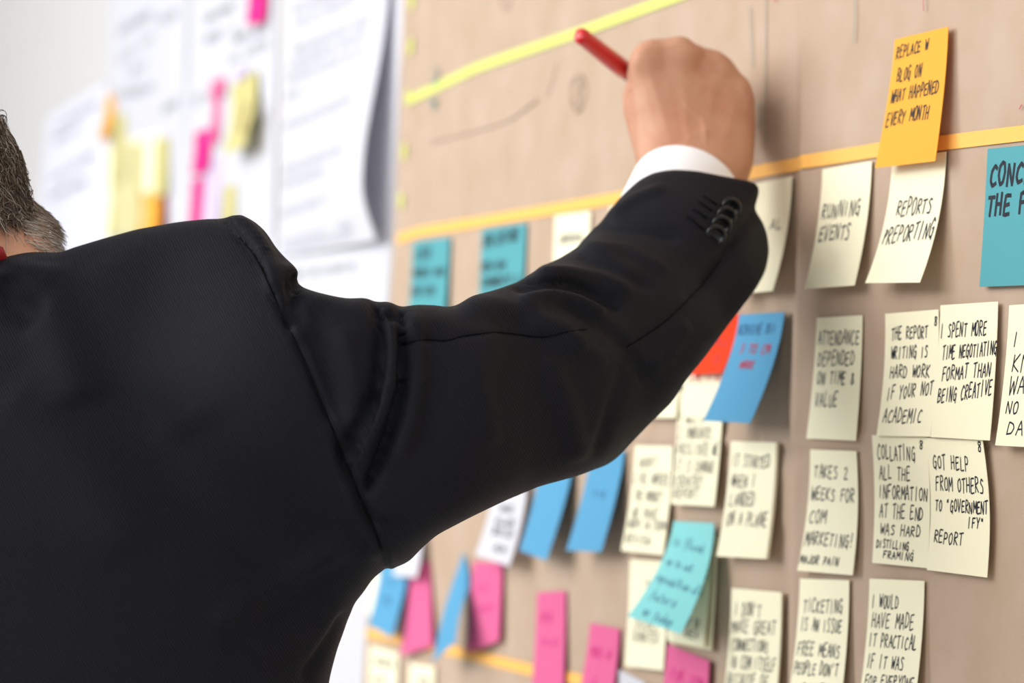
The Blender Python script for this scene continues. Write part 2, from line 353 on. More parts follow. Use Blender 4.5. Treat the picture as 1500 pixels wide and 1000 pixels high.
def note(label, color, TL, TR, BR, BL, lines=(), ink='ink', pen=.0009, group='sticky notes on the kraft paper', slope=0.0, extra=None, thick=.00035, **kw):
    s = Surf(TL, TR, BR, BL, **kw); o = empty('sticky_note', s.origin); tag(o, label, 'note', group)
    sheet('note_sheet', s, 6, 12, thick, M[color], o)
    st = []
    for ln in lines:
        t, u0, u1, v, h = ln[:5]; st += text_strokes(t, u0, u1, v, h, slope=(ln[5] if len(ln) > 5 else slope))
    if st:
        V, Fc = ribbons(st, pen/s.w, s, s.aspect, thick/2+.0002); mesh('writing', local(o, V), Fc, M[ink], o, smooth=False)
    if extra:
        for nm, mt, pn, lns in extra:
            st = []
            for t, u0, u1, v, h in lns: st += text_strokes(t, u0, u1, v, h)
            V, Fc = ribbons(st, pn/s.w, s, s.aspect, thick/2+.0003); mesh(nm, local(o, V), Fc, M[mt], o, smooth=False)
    return o
gk = 'cream notes in rows on the kraft paper'
note('orange sticky note reading REPLACE W BLOG ON WHAT HAPPENED EVERY MONTH over the tape', 'orange', (1311, 58), (1389, 39), (1370, 236), (1282, 246),
     [('REPLACE W', .06, .66, .11, .085), ('BLOG ON', .12, .58, .29, .095), ('WHAT HAPPENED', .06, .92, .45, .095), ('EVERY MONTH', .05, .8, .63, .1)], z=.0022, p=1.5, slope=.02)
note('cream heading note half hidden behind the jacket cuff', 'cream', (1092, 272), (1160, 258), (1132, 426), (1064, 432), [('AL', .62, .9, .4, .085)], group=gk, p=1.9)
note('cream heading note reading RUNNING EVENTS under the orange tape', 'cream', (1205, 248), (1277, 236), (1251.6, 418), (1178.5, 423), [('RUNNING', .06, .86, .36, .12), ('EVENTS', .08, .72, .55, .12)], group=gk, p=1.9, pen=.0011)
note('cream heading note reading REPORTS & REPORTING below the orange note', 'cream', (1307, 234), (1386, 222), (1347.5, 413.6), (1267.6, 414.5), [('REPORTS', .2, .85, .4, .12), ('#REPORTING', .05, .98, .62, .13, .04)], group=gk, p=2.0, pen=.0011)
note('teal heading note reading CONC and THE F at the right edge', 'teal', (1447, 218), (1536, 209), (1524, 417), (1435, 420), [('CONCL', .06, .78, .19, .155), ('THE FU', .05, .84, .42, .14)], pen=.0022, p=1.6)
note('cream note reading ATTENDANCE DEPENDED ON TIME & VALUE', 'cream', (1197, 465.4), (1263.4, 461.5), (1253.5, 645.4), (1181.5, 642), [('ATTENDANCE', .06, .96, .17, .11), ('DEPENDED', .08, .88, .34, .11), ('ON TIME &', .1, .9, .5, .1), ('VALUE', .1, .58, .68, .11)], group=gk)
note('cream note reading THE REPORT WRITING IS HARD WORK IF YOUR NOT ACADEMIC', 'cream', (1297, 459.4), (1375, 453), (1363, 639.4), (1284, 638), [('THE REPORT', .12, .82, .17, .095), ('WRITING IS', .12, .82, .33, .09), ('HARD WORK', .12, .88, .48, .1), ('IF YOUR NOT', .1, .96, .66, .1, .06), ('ACADEMIC', .08, .82, .84, .11), ('8', .92, .99, .09, .065)], group=gk, bx=.002)
note('cream note reading I SPENT MORE TIME NEGOTIATING FORMAT THAN BEING CREATIVE', 'cream', (1378, 447), (1462, 441.4), (1450, 645), (1363.6, 640), [('I SPENT MORE', .02, .84, .2, .1, .02), ('TIME NEGOTIATING', .08, 1.02, .36, .095, .03), ('FORMAT THAN', .1, .94, .52, .1, .04), ('BEING CREATIVE', .06, .98, .69, .1, .08)], group=gk, z=.0008)
note('cream note cut by the right edge of the frame reading KN WAS DAT', 'cream', (1478.5, 447), (1562, 441), (1546, 657), (1458, 652), [('I D', .1, .5, .24, .1), ('KN', .12, .44, .42, .12), ('WAS', .1, .55, .57, .12), ('NO CO', .1, .66, .73, .08), ('DAT', .16, .6, .87, .09)], group=gk)
note('cream note reading TAKES 2 WEEKS FOR COM MARKETING MAJOR PAIN', 'cream', (1187, 658), (1254.4, 660.5), (1249, 842.4), (1168, 835.5), [('TAKES 2', .1, .82, .18, .1), ('WEEKS FOR', .06, .96, .36, .1), ('COM', .06, .42, .55, .1), ('MARKETING!', .04, .98, .73, .1), ('MAJOR PAIN', .02, .74, .9, .065)], group=gk, bx=.003)
note('cream note reading COLLATING ALL THE INFORMATION AT THE END WAS HARD', 'cream', (1277.5, 637), (1358, 640), (1359, 832), (1278, 824), [('COLLATING', .08, .78, .13, .11), ('ALL THE', .1, .68, .29, .1), ('INFORMATION', .08, .98, .44, .1), ('AT THE END', .1, .9, .59, .1), ('WAS HARD', .12, .86, .73, .08), ('DISTILLING .', .06, .78, .845, .06), ('FRAMING', .2, .76, .925, .055), ('8', .86, .94, .06, .06)], group=gk, bx=.003, z=.0016)
note('cream note reading GOT HELP FROM OTHERS TO GOVERNMENT IFY REPORT', 'cream', (1357, 641), (1439.5, 644.5), (1446, 845.6), (1358, 834.5), [('GOT HELP', .08, .72, .18, .1), ('FROM OTHERS', .1, .94, .34, .1), ('TO "GOVERNMENT', .08, .99, .5, .085), ('IFY"', .64, .92, .615, .075), ('REPORT', .08, .58, .74, .09), ('8', .9, .98, .05, .075)], group=gk, bx=.005, z=.0024)
note('cream note reading TICKETING IS AN ISSUE FREE MEANS PEOPLE DON\'T', 'cream', (1172, 847), (1244, 849.6), (1230, 1040), (1153, 1033), [('TICKETING', .1, .9, .21, .1), ('IS AN ISSUE', .08, .9, .36, .1), ('FREE MEANS', .06, .9, .55, .1), ('PEOPLE DON\'T', .04, .9, .7, .09), ('COME', .2, .7, .86, .09)], group=gk)
note('cream note reading I WOULD HAVE MADE IT PRACTICAL IF IT WAS', 'cream', (1274, 847), (1354, 850.6), (1338, 1042), (1257, 1035), [('I WOULD', .06, .56, .17, .1), ('HAVE MADE', .08, .86, .32, .11), ('IT PRACTICAL', .06, .94, .48, .1), ('IF IT WAS', .06, .74, .64, .1), ('FOR EVERYONE', .06, .96, .79, .09)], group=gk)
note('cream note reading I DON\'T MAKE GREAT CONNECTIONS IN COM ITSELF', 'cream', (1073, 861), (1145.7, 867.4), (1137, 1034), (1060, 1028), [('I DON\'T', .08, .62, .18, .11), ('MAKE GREAT', .04, .92, .33, .11), ('CONNECTIONS', .06, .8, .49, .1), ('IN COM ITSELF', .06, .96, .64, .11), ('BECAUSE OF', .04, .84, .8, .11)], group=gk, thick=.0012)
note('cream note reading IT STARTED WHEN I LANDED ON A PLANE', 'cream', (1072.7, 646), (1138.7, 648), (1124, 818.5), (1051.5, 814.5), [('IT STARTED', .06, .9, .17, .1), ('WHEN I', .08, .62, .34, .11), ('LANDED', .1, .64, .5, .11), ('ON A PLANE', .08, .94, .67, .11)], group=gk, thick=.002)
note('plain cream note with a tall slip of blurred lettering beneath the red note', 'cream', (1004, 480), (1070, 476), (1060, 612), (998, 612), [('SOMETHING', .1, .9, .55, .1)], group=gk, ink='ink_red', pen=.001)
note('cream note with a short orange red slip edge showing beside the blue note', 'red', (1030, 470), (1087, 459), (1058, 546), (1010, 549), [('MU', .3, .9, .45, .12), ('2', .6, .8, .75, .1)], z=.0014, lift=(.004, .006), ink='ink_red')['label'] = 'orange red sticky note peeping out between the jacket sleeve and the blue note'
note('blue note with blurred dark and red words, hanging away from the paper beside the elbow', 'blue', (1083, 461), (1149, 457), (1099, 619.7), (1030, 616), [('ACHIEVE 800', .04, .88, .14, .09)], ink='ink_blue', z=.003, p=1.5, extra=[('red_writing', 'ink_red', .0011, [('3 TO CM', .2, .85, .33, .08), ('MARK', .3, .62, .47, .07)])])
note('cream note with six blurred lines hanging directly below the blue note', 'cream', (994, 573), (1060, 571), (1046.5, 742), (983, 738), [('I WAS 3', .04, .6, .24, .1), ('2 INNOVATE', .04, .8, .37, .1), ('FACILITATE WE', .04, .98, .51, .1), ('IT IS CHANGE', .04, .92, .66, .1), ('COUNTRY', .02, .7, .79, .09), ('REPORT', .05, .62, .9, .08)], group=gk, z=.0012)
note('cream note with six blurred lines left of the one below the blue note', 'cream', (930.5, 652), (986, 653), (971, 813), (910, 806), [('HASN\'T', .15, .62, .16, .09), ('LIKE WHERE', .04, .96, .31, .1), ('THE MONEY', .1, .8, .47, .1), ('WE HAVE', .12, .76, .63, .09), ('WENT IN TERM', .06, .98, .74, .08), ('REVIEW', .06, .66, .88, .08)], group=gk)
note('cream note of which only the bottom corner shows under the jacket elbow', 'cream', (948, 452), (1003, 450), (990, 612), (936, 612), group=gk)
note('blue note hanging from its top edge just under the elbow, right one of two', 'blue', (866, 664), (915, 660), (880.7, 808), (829.6, 806), [('tiny', .3, .7, .4, .08)], ink='ink_blue', pen=.0007, p=1.3, group='blue notes under the sleeve')
note('blue note hanging just under the sleeve, between the white note and another blue note', 'blue', (793, 672), (842, 668), (800.4, 820.8), (760.8, 806), p=1.3, group='blue notes under the sleeve')
note('white note with a short column of dark lettering under the sleeve', 'white_paper', (724, 692), (774, 688), (745.7, 829), (696, 812.8), [('AND', .3, .7, .42, .06), ('PLAN', .28, .82, .57, .07), ('BUILD', .28, .86, .68, .07), ('AM', .42, .8, .86, .07)], z=.0022, pen=.0016)
note('pink note under the white note with its lower corner curling out', 'pink', (693, 822), (736, 824), (731, 938), (683, 957), [('HU', .2, .6, .3, .08), ('OPEN', .2, .8, .55, .06)], ink='magenta', z=.0006, p=1.4)
note('twisted narrow blue note seen almost edge on beside a pink note', 'blue', (679, 808), (689, 852), (667, 940), (634, 969), lift=(.022, .03), m=.004, p=1.2)
note('pink note beside the blue one at the lower left end of the kraft paper', 'pink', (600, 826), (629, 822), (633, 946), (586, 960), ink='magenta', p=1.4)
note('blue note at the lower left end of the kraft paper, partly under a white note', 'blue', (560, 815), (602, 815), (574, 934), (540, 915), [('TO', .3, .6, .35, .07), ('ME', .3, .65, .6, .09)], ink='ink_blue', z=.0012, p=1.3)
note('small white note overlapping the blue note at the lower left, top behind the sleeve', 'white_paper', (585, 768), (619, 766), (610, 846), (575, 843), z=.004, lift=(.006, .008))
note('long pink note hanging near the bottom of the frame under the blue notes', 'pink', (787, 868), (828.5, 865), (825, 1015), (779, 1015), [('UP TO', .2, .55, .26, .1), ('PLAY', .25, .85, .5, .07)], ink='magenta', p=1.5)
note('pink note at the bottom edge right of the long pink one', 'pink', (864.5, 912), (907.7, 921), (890, 1058), (842, 1048), [('MORE UP', .15, .85, .3, .09), ('A', .3, .5, .62, .1)], ink='magenta', p=1.5)
note('grey white note corner rising into the bottom of the frame', 'white_paper', (903, 978), (946, 1000), (938, 1120), (896, 1110), lift=(.004, .004))
note('pink note with blurred writing at the bottom edge under the pale turquoise note', 'pink', (978, 943), (1039, 967.5), (1028, 1112), (958, 1095), [('FOR TOM', .15, .9, .26, .1)], ink='magenta', z=.0018)
note('cream pad sheet behind the pale turquoise note with its right margin showing', 'cream', (986, 782), (1050, 784), (1042, 952), (981, 940), group=gk, thick=.0012)
note('cream note with green and dark writing almost covered by the pale turquoise note', 'cream', (982, 788), (1043, 791), (1031, 947), (977, 936), [('PART OF', .35, .85, .8, .08), ('AREA', .45, .85, .9, .08)], group=gk, z=.003, extra=[('green_writing', 'ink_green', .002, [('2', .8, .98, .3, .1), ('3', .7, .9, .48, .1)])])
note('cream note partly covered by the pale turquoise note, with DONATED written low', 'cream', (923, 819), (980, 822), (971.5, 982), (915.6, 975), [('TH', .4, .7, .25, .1), ('DOORS', .2, .8, .6, .08), ('DONATED', .15, .85, .71, .1)], group=gk)
note('pale turquoise note with joined-up handwriting curling far out from the paper', 'cyan', (987, 763), (1046, 766), (997.5, 928), (919.5, 902.5), [('In fload', .1, .85, .2, .09), ('up to out', .12, .72, .4, .08), ('reproduction ol', .06, .98, .57, .08), ('future', .15, .7, .74, .09), ('as today', .2, .8, .9, .08)], ink='ink_blue', pen=.0008, z=.006, p=1.7, slope=-.05)
note('cream note with dark lines in the bottom left corner of the kraft paper', 'cream', (542, 945), (584, 956), (578, 1072), (537, 1060), [('WORKS', .15, .9, .17, .08), ('AND', .15, .6, .4, .08)], group=gk, pen=.0016)
note('cream note peeking in at the bottom edge left of the pink notes', 'cream', (600, 971), (637, 976), (631, 1092), (595, 1086), [('THE', .3, .8, .2, .08)], group=gk, pen=.0014)
note('sliver of a cream note at the kraft paper edge beside the lower left blue note', 'cream', (543, 838), (588, 842), (580, 905), (538, 900), group=gk, lift=(.001, .001))
note('left teal heading note above the sleeve, by the edge of the kraft paper', 'teal', (605, 354.5), (659, 347), (650, 474), (597, 476), [('USER', .08, .55, .16, .12), ('NEEDS AND', .05, .92, .38, .09), ('REVIEW', .05, .68, .6, .1)], pen=.0021, group='teal heading notes')
note('second teal heading note above the sleeve, right of the one by the paper edge', 'teal', (706, 336), (771, 326.4), (763, 462), (699, 468), [('APPLICATIONS', .05, .85, .15, .12, .05), ('REVIEW', .04, .58, .42, .09), ('COMMENTS A', .04, .92, .6, .09)], pen=.0021, group='teal heading notes')
note('cream heading note with one blurred line next to the second teal note', 'cream', (813, 315.6), (865.6, 308.4), (858, 440), (808, 445), [('GENERAL', .16, .86, .28, .09)], group=gk, pen=.0014)
note('cream heading note whose top corner shows above the sleeve, left of the wrist', 'cream', (893, 303), (945, 294), (938, 428), (887, 434), group=gk)

# ------------------------------------------------------------------ white sheets and notes far left on the wall (out of focus)
def paper(label, m, TL, TR, BR, BL, lines=(), ink='ink_grey', z=-.004, fn=None, nu=16, nv=24, name='paper_sheet', wid=.0035, **kw):
    s = Surf(TL, TR, BR, BL, lift=kw.pop('lift', (0.001, 0.001)), z=z, p=kw.pop('p', 1.5), **kw)
    f = s if fn is None else (lambda u, v, off=0.0: s(u, v, off)-np.stack([fn(u, v), np.zeros_like(u), np.zeros_like(u)], 1))
    o = empty(name, s.origin); tag(o, label, 'paper'); sheet('sheet', f, nu, nv, .0004, M[m], o)
    if lines:
        st = []
        for (u0, v0, u1, v1) in lines:
            n = 14; t = np.linspace(0, 1, n); x = u0+(u1-u0)*t; y = v0+(v1-v0)*t
            # rows of small letters
            q = text_strokes(''.join(random.choice('AENORSTUIM M') for _ in range(max(3, int((u1-u0)*26)))), u0, u1, (v0+v1)/2, .02)
            for w_ in q: w_[:, 1] += (v1-v0)*((w_[:, 0]-u0)/(u1-u0)-.5)
            st += q
        V, Fc = ribbons(st, wid/s.w, f, s.aspect, .0005); mesh('writing', local(o, V), Fc, M[ink], o, smooth=False)['kind'] = 'stuff'
    return o, f
paper('plain pale backing sheet whose right side borders the kraft paper', 'white_paper', (540, -90), (598, -120), (534, 1060), (470, 1100), z=-.0055)
paper('white paper sheet below the curled one, seen behind the shoulder', 'white_paper', (405, 345), (556, 330), (545, 700), (395, 760), [(.1, .15, .8, .15)], z=-.005)
curl = lambda u, v: .024*np.exp(-((v-.82)/np.where(v > .82, .19, .40))**2)*u**1.7
def pxline(TL, TR, BR, BL, a, b):
    # pixel -> approximate (u,v) of the sheet
    def inv(p):
        u = v = .5
        for _ in range(30):
            f = lambda u, v: (1-u)*(1-v)*np.array(TL)+u*(1-v)*np.array(TR)+u*v*np.array(BR)+(1-u)*v*np.array(BL)
            r = np.array(p)-f(u, v); J = np.stack([(f(u+1e-4, v)-f(u, v))/1e-4, (f(u, v+1e-4)-f(u, v))/1e-4], 1); du = np.linalg.solve(J, r); u += du[0]; v += du[1]
        return u, v
    ua, va = inv(a); ub, vb = inv(b); return (ua, va, ub, vb)
q4 = ((424, -60), (576, -120), (566, 352), (408, 376))
ls = [((430, 16), (500, -12)), ((433, 36), (525, -4)), ((426, 77), (548, 29)), ((424, 98), (546, 50)), ((421, 118), (543, 74)), ((419, 144), (443, 134)), ((415, 187), (532, 144)), ((412, 252), (522, 218)),
      ((412, 271), (490, 250)), ((412, 314), (494, 290)), ((414, 357), (535, 330)), ((415, 366), (535, 342))]
paper('large white paper sheet with rows of text, its right side curling off the wall', 'white_paper', *q4, [pxline(*q4, a, b) for a, b in ls], z=-.002, wid=.0045, fn=curl, nu=30, nv=60)
q3 = ((282, -70), (408, -130), (400, 470), (262, 480))
paper('white flip chart sheet with coloured notes, left of the curled sheet', 'white_paper', *q3, [pxline(*q3, a, b) for a, b in [((300, 30), (355, 5)), ((302, 60), (350, 38)), ((345, 60), (395, 40)), ((340, 88), (395, 66)), ((285, 150), (310, 135))]], z=-.004, ink='ink_grey')
q2 = ((166, -70), (279, -130), (264, 480), (150, 470))
paper('white flip chart sheet above the yellow notes, second from the left', 'white_paper', *q2, [pxline(*q2, a, b) for a, b in [((172, 50), (225, 18)), ((176, 90), (228, 50)), ((190, 112), (218, 92)), ((175, 140), (228, 128)), ((240, 165), (262, 150)), ((235, 30), (262, 20))]], z=-.0045)
q1 = ((70, 172), (158, 118), (158, 470), (44, 470))
paper('bluish white sheet with faint ruled lines, nearest to the man\'s head', 'pale_paper', *q1, [pxline(*q1, a, b) for a, b in [((85, 185), (145, 150)), ((80, 205), (120, 185)), ((75, 265), (140, 225)), ((75, 290), (130, 262))]], z=-.0045, wid=.004)
gl = 'sticky notes on the white sheets'
def fnote(label, c, q, z=.001, lift=(.004, .004), **kw):
    return note(label, c, *q, group=gl, z=z-.004, lift=lift, **kw)
fnote('slanting orange note at the top left of the yellow notes', 'orange', ((157, 133), (169, 148), (154, 203), (142, 206)), lift=(.01, .01))
fnote('tall blurred yellow note directly under the slanting orange one', 'olive', ((166, 170), (184, 166), (181, 262), (163, 265)))
fnote('lower yellow note in the leftmost column', 'olive', ((165, 266), (183, 262), (178, 345), (160, 348)), z=.002)
fnote('pale yellow note between the two tall yellow columns', 'cream', ((150, 220), (168, 216), (164, 345), (146, 345)))
fnote('yellow note forming the second column from the left', 'olive', ((190, 212), (206, 208), (202, 345), (186, 345)), z=.002)
fnote('cream note behind the second and third yellow columns', 'cream', ((180, 205), (232, 192), (224, 345), (176, 345)), z=0)
fnote('short yellow note above the bright orange note', 'olive', ((227, 206), (247, 200), (243, 285), (222, 290)), z=.002)
fnote('bright orange note just above the shoulder line', 'orange', ((208, 286), (232, 274), (229, 345), (204, 350)), z=.004, lift=(.012, .012))
fnote('reddish brown painted shadow right of the bright orange note', 'lanyard', ((233, 278), (245, 272), (242, 345), (230, 345)), z=.001)  # brown sheet stands in for the shadow beside the orange note
fnote('pink note at the very top of the frame', 'magenta', ((366, -30), (394, -40), (386, 32), (360, 36)), z=.003)
fnote('small pink note topmost of the pink column', 'pink', ((309, 120), (329, 112), (326, 138), (307, 145)), z=.002)
fnote('narrow pink note hanging below the small pink one', 'pink', ((312, 140), (324, 136), (318, 208), (307, 212)))
fnote('broad pink note in the middle of the pink column', 'magenta', ((286, 194), (311, 186), (303, 250), (280, 256)), z=.002)
fnote('deep pink note lowest of the pink column', 'magenta', ((281, 264), (298, 258), (291, 345), (275, 345)), z=.003)
fnote('pale lavender note right of the lowest deep pink note', 'lavender', ((298, 236), (326, 226), (318, 345), (292, 345)))
fnote('tiny purple note above the khaki note', 'lavender', ((344, 102), (360, 96), (358, 112), (342, 118)), z=.002)
fnote('large khaki note curling off the flip chart sheet', 'olive', ((338, 128), (376, 103), (358, 214), (326, 228)), z=.004, lift=(.02, .02))
fnote('small khaki note low beside the lavender note', 'olive', ((328, 275), (345, 269), (341, 345), (323, 345)), z=.002)
wall_ink([[(362, 150), (357, 172), (352, 194)]], .012, mat('brown_ink', s2l(140, 115, 80), .8, .2), .027, name='brown_smudge')

# ------------------------------------------------------------------ signed-distance sculpting
def cap(p, a, b, ra, rb):
    a = np.asarray(a); b = np.asarray(b); d = b-a; l2 = d@d; t = np.clip(((p-a)@d)/l2, 0, 1)
    return np.linalg.norm(p-a-t[:, None]*d, axis=1)-(ra+(rb-ra)*t)
def ell(p, c, ax, R=None):
    q = p-c
    if R is not None: q = q@R
    ax = np.asarray(ax); k0 = np.linalg.norm(q/ax, axis=1); k1 = np.linalg.norm(q/(ax*ax), axis=1)+1e-9
    return k0*(k0-1)/k1
def smin(a, b, k):
    h = np.maximum(k-np.abs(a-b), 0)/k; return np.minimum(a, b)-h*h*k*.25
def smax(a, b, k): return -smin(-a, -b, k)
class Sil:
    """rounded limit on the outline of a solid, seen from the working camera"""
    def __init__(s, poly, x0, x1, y0, y1, step):
        s.x0, s.y0, s.st = x0, y0, step
        X, Y = np.meshgrid(np.arange(x0, x1+1, step, dtype=float), np.arange(y0, y1+1, step, dtype=float))
        poly = np.array(poly, float); d, _, _ = polyd(X.ravel(), Y.ravel(), np.vstack([poly, poly[:1]]))
        x, y = X.ravel(), Y.ravel(); ins = np.zeros(len(x), bool); q = np.roll(poly, -1, 0)
        for a, b in zip(poly, q):
            c = (a[1] > y) != (b[1] > y)
            with np.errstate(divide='ignore', invalid='ignore'): xi = (b[0]-a[0])*(y-a[1])/(b[1]-a[1])+a[0]
            ins ^= c & (x < xi)
        s.g = np.where(ins, -d, d).reshape(X.shape)
    def __call__(s, p):
        x, y, c = proj(p); H, Wd = s.g.shape
        fx = np.clip((x-s.x0)/s.st, 0, Wd-1.001); fy = np.clip((y-s.y0)/s.st, 0, H-1.001); ix = fx.astype(int); iy = fy.astype(int); fx -= ix; fy -= iy; g = s.g
        v = g[iy, ix]*(1-fx)*(1-fy)+g[iy, ix+1]*fx*(1-fy)+g[iy+1, ix]*(1-fx)*fy+g[iy+1, ix+1]*fx*fy
        return v*c/F_PX
def sdf_mesh(f, lo, hi, h):
    lo = np.array(lo, float); B = 20; n = np.ceil((np.array(hi)-lo)/h/B).astype(int)
    bi = np.stack(np.meshgrid(*[np.arange(k) for k in n], indexing='ij'), -1).reshape(-1, 3)
    cen = lo+(bi+.5)*B*h; d = f(cen); keep = np.abs(d) < B*h*1.15
    arr = np.empty(tuple(n*B), np.float32)
    r = np.arange(B); loc = np.stack(np.meshgrid(r, r, r, indexing='ij'), -1).reshape(-1, 3)
    for (i, j, k), dv in zip(bi[~keep], d[~keep]): arr[i*B:(i+1)*B, j*B:(j+1)*B, k*B:(k+1)*B] = h*3*np.sign(dv)
    kb = bi[keep]; CH = 24
    for s in range(0, len(kb), CH):
        c = kb[s:s+CH]; pts = lo+((c[:, None, :]*B+loc[None])*h).reshape(-1, 3); v = np.clip(f(pts), -3*h, 3*h).reshape(len(c), B, B, B)
        for q, (i, j, k) in enumerate(c): arr[i*B:(i+1)*B, j*B:(j+1)*B, k*B:(k+1)*B] = v[q]
    g = vdb.FloatGrid(); g.background = 3*h; g.copyFromArray(arr); pt, qd = g.convertToQuads(0.0)
    V = lo+np.asarray(pt, float)*h
    qd = np.asarray(qd, np.int64).copy()
    a, b, c, e = (V[qd[:, k]] for k in range(4)); vol = (a*np.cross(b, c)).sum()+(a*np.cross(c, e)).sum()
    return V, (qd if vol > 0 else qd[:, ::-1].copy())
def vnormals(V, Fq):
    a = V[Fq[:, 0]]; b = V[Fq[:, 1]]; c = V[Fq[:, 2]]; d = V[Fq[:, 3]]; n = np.cross(c-a, d-b); N = np.zeros_like(V)
    for k in range(4): np.add.at(N, Fq[:, k], n)
    N /= np.linalg.norm(N, axis=1)[:, None]+1e-12; return N
def relax(V, Fq, it, lam=.5, w=None):
    for _ in range(it):
        S = np.zeros_like(V); C = np.zeros(len(V))
        for k in range(4):
            a = Fq[:, k]; b = Fq[:, (k+1) % 4]; np.add.at(S, a, V[b]); np.add.at(C, a, 1); np.add.at(S, b, V[a]); np.add.at(C, b, 1)
        D = S/np.maximum(C, 1)[:, None]-V; V = V+D*(lam if w is None else lam*w[:, None])
    return V
def sculpt(V, Fq, strokes, rnd=2):
    for grp in strokes:
        N = vnormals(V, Fq); px, py, c = proj(V); view = (CAM-V); view /= np.linalg.norm(view, axis=1)[:, None]; face = np.clip((N*view).sum(1)*2.5+.35, 0, 1)
        D = np.zeros(len(V))
        for st in grp:
            line, w, a = st[:3]; kind = st[3] if len(st) > 3 else 'r'; line = np.array(line, float)
            m = (px > line[:, 0].min()-4*w) & (px < line[:, 0].max()+4*w) & (py > line[:, 1].min()-4*w) & (py < line[:, 1].max()+4*w) & (face > 0)
            if not m.any(): continue
            d, s, t = polyd(px[m], py[m], line); env = np.clip(np.minimum(t, 1-t)/.12, 0, 1); env = env*env*(3-2*env)
            if len(st) > 4 and st[4]: env = np.ones_like(env)
            if kind == 'r': h = np.exp(-(d/w)**2)
            else: h = np.where(s*(1 if kind == 'R' else -1) > 0, np.exp(-(d/w)**2), np.exp(-(d/(w*.3))**2))
            D[m] += a*h*env
        V = V+N*(D*face)[:, None]
    return V

# ------------------------------------------------------------------ the man
person = empty('person', (-.60, 1.72, 0.0))
tag(person, 'man in a black suit jacket seen from behind, arm raised to the wall', 'person')

JP = [(-900, 470), (-700, 400), (-300, 372), (-40, 385), (-10, 382), (8, 376), (40, 369), (70, 369), (86, 371), (110, 362), (150, 350), (200, 336), (262, 325), (310, 320), (325, 322), (334, 317), (352, 316), (372, 324), (390, 340), (403, 362), (418, 378), (436, 396), (442, 406), (441, 420), (456, 426),
      (480, 432), (510, 438), (528, 436), (545, 437), (556, 442), (566, 441), (578, 444), (590, 449), (610, 446), (640, 447), (660, 451), (700, 433), (740, 420), (765, 408), (785, 394), (818, 373), (850, 350), (876, 327), (895, 303), (915, 282), (936, 263),
      (958, 252), (985, 248), (1020, 250), (1060, 258), (1117, 268), (1110, 290), (1104, 306), (1116, 322), (1124, 342), (1127, 368), (1122, 396), (1108, 422), (1085, 452), (1062, 482), (1035, 520), (1005, 556), (985, 588), (950, 622), (925, 648), (905, 670), (888, 682), (850, 696),
      (790, 712), (740, 733), (690, 757), (640, 783), (617, 803), (600, 822), (580, 831), (564, 832), (545, 848), (532, 868), (518, 884), (512, 905), (500, 950), (497, 1000), (496, 1100), (510, 1300), (520, 1800), (520, 2400), (-900, 2400)]
jsil = Sil(JP, -1000, 1300, 200, 2500, 4)
pS = P(445, 560, 1.655); pS2 = P(560, 615, 1.665); pM = P(720, 575, 1.72); pE = P(882, 530, 1.79); pF = P(975, 420, 1.85); pR = P(1030, 322, 1.9)
fdir = (pR-P(900, 560, 1.78)); fdir /= np.linalg.norm(fdir)
pEnd = pR+fdir*.06
axc = lambda x, y, Z: P(x, y, Z)
# torso table: height (world z) -> centre x/y offset along RT / FW0
FH = np.array([math.sin(PHI), math.cos(PHI), 0.0]); RH = _R0
T0 = P(-35, 700, 1.70)
tz = np.array([.78, .95, 1.10, 1.28, 1.36, 1.44, 1.49, 1.53, 1.56])
tw = np.array([.215, .20, .195, .20, .208, .205, .19, .15, .08])
tt_ = np.array([.145, .135, .13, .125, .122, .11, .095, .07, .04])
tf = np.array([-.02, 0, .0, .0, .0, .008, .022, .04, .06])
def torso(p, shrink=0.0):
    q = p-T0; a = q@RH; c = q@FH; z = p[:, 2]
    w = np.interp(z, tz, tw)-shrink; t = np.interp(z, tz, tt_)-shrink; f0 = np.interp(z, tz, tf)
    r = (np.abs(a/w)**2.4+np.abs((c-f0)/t)**2.4)**(1/2.4)
    d = (r-1)*np.minimum(w, t)*.95
    return d
aLs = T0-RH*.2+np.array([0, 0, .06])
def jacket_f(p):
    d = smax(torso(p), p[:, 2]-1.555, .03)
    d = smax(d, .80-p[:, 2], .012)
    # shoulders
    d = smin(d, cap(p, P(60, 470, 1.68), P(335, 430, 1.68), .055, .060), .05)
    d = smin(d, cap(p, T0-RH*.03+[0, 0, .08], aLs+[0, 0, .01], .06, .06), .05)
    # left sleeve, hanging
    e = aLs+np.array([-.05, .02, -.27]); d = smin(d, smin(cap(p, aLs, e, .07, .058), cap(p, e, e+np.array([.03, .12, -.2]), .058, .048), .02), .02)
    # right sleeve
    s = cap(p, pS, pS2, .082, .078); s = smin(s, cap(p, pS2, pM, .078, .071), .02); s = smin(s, cap(p, pM, pE, .071, .066), .02); s = smin(s, cap(p, pE, pF, .062, .055), .02); s = smin(s, cap(p, pF, pEnd, .055, .050), .02)
    s = smax(s, (p-pR)@fdir, .002)
    s = smax(s, -cap(p, pR-fdir*.045, pR+fdir*.06, .034, .040), .002)
    d = smin(d, s, .022)
    d = smin(d, cap(p, P(400, 500, 1.68), P(470, 760, 1.70), .07, .06), .04)
    # collar roll
    co = smin(cap(p, P(-120, 405, 1.625), P(10, 398, 1.62), .012, .012), cap(p, P(10, 398, 1.62), P(88, 392, 1.665), .012, .010), .01)
    d = smin(d, co, .015)
    x, y, c = proj(p)
    k = np.where((x > 1040) & (y < 330), .0015, np.where((x > 900) & (y < 500), .004, .013))
    h = np.maximum(k-np.abs(d-jsil(p)), 0)/k
    return np.maximum(d, jsil(p))+h*h*k*.25
V, Fq = sdf_mesh(jacket_f, (-1.12, 1.28, .78), (.03, 2.04, 1.60), .0023)
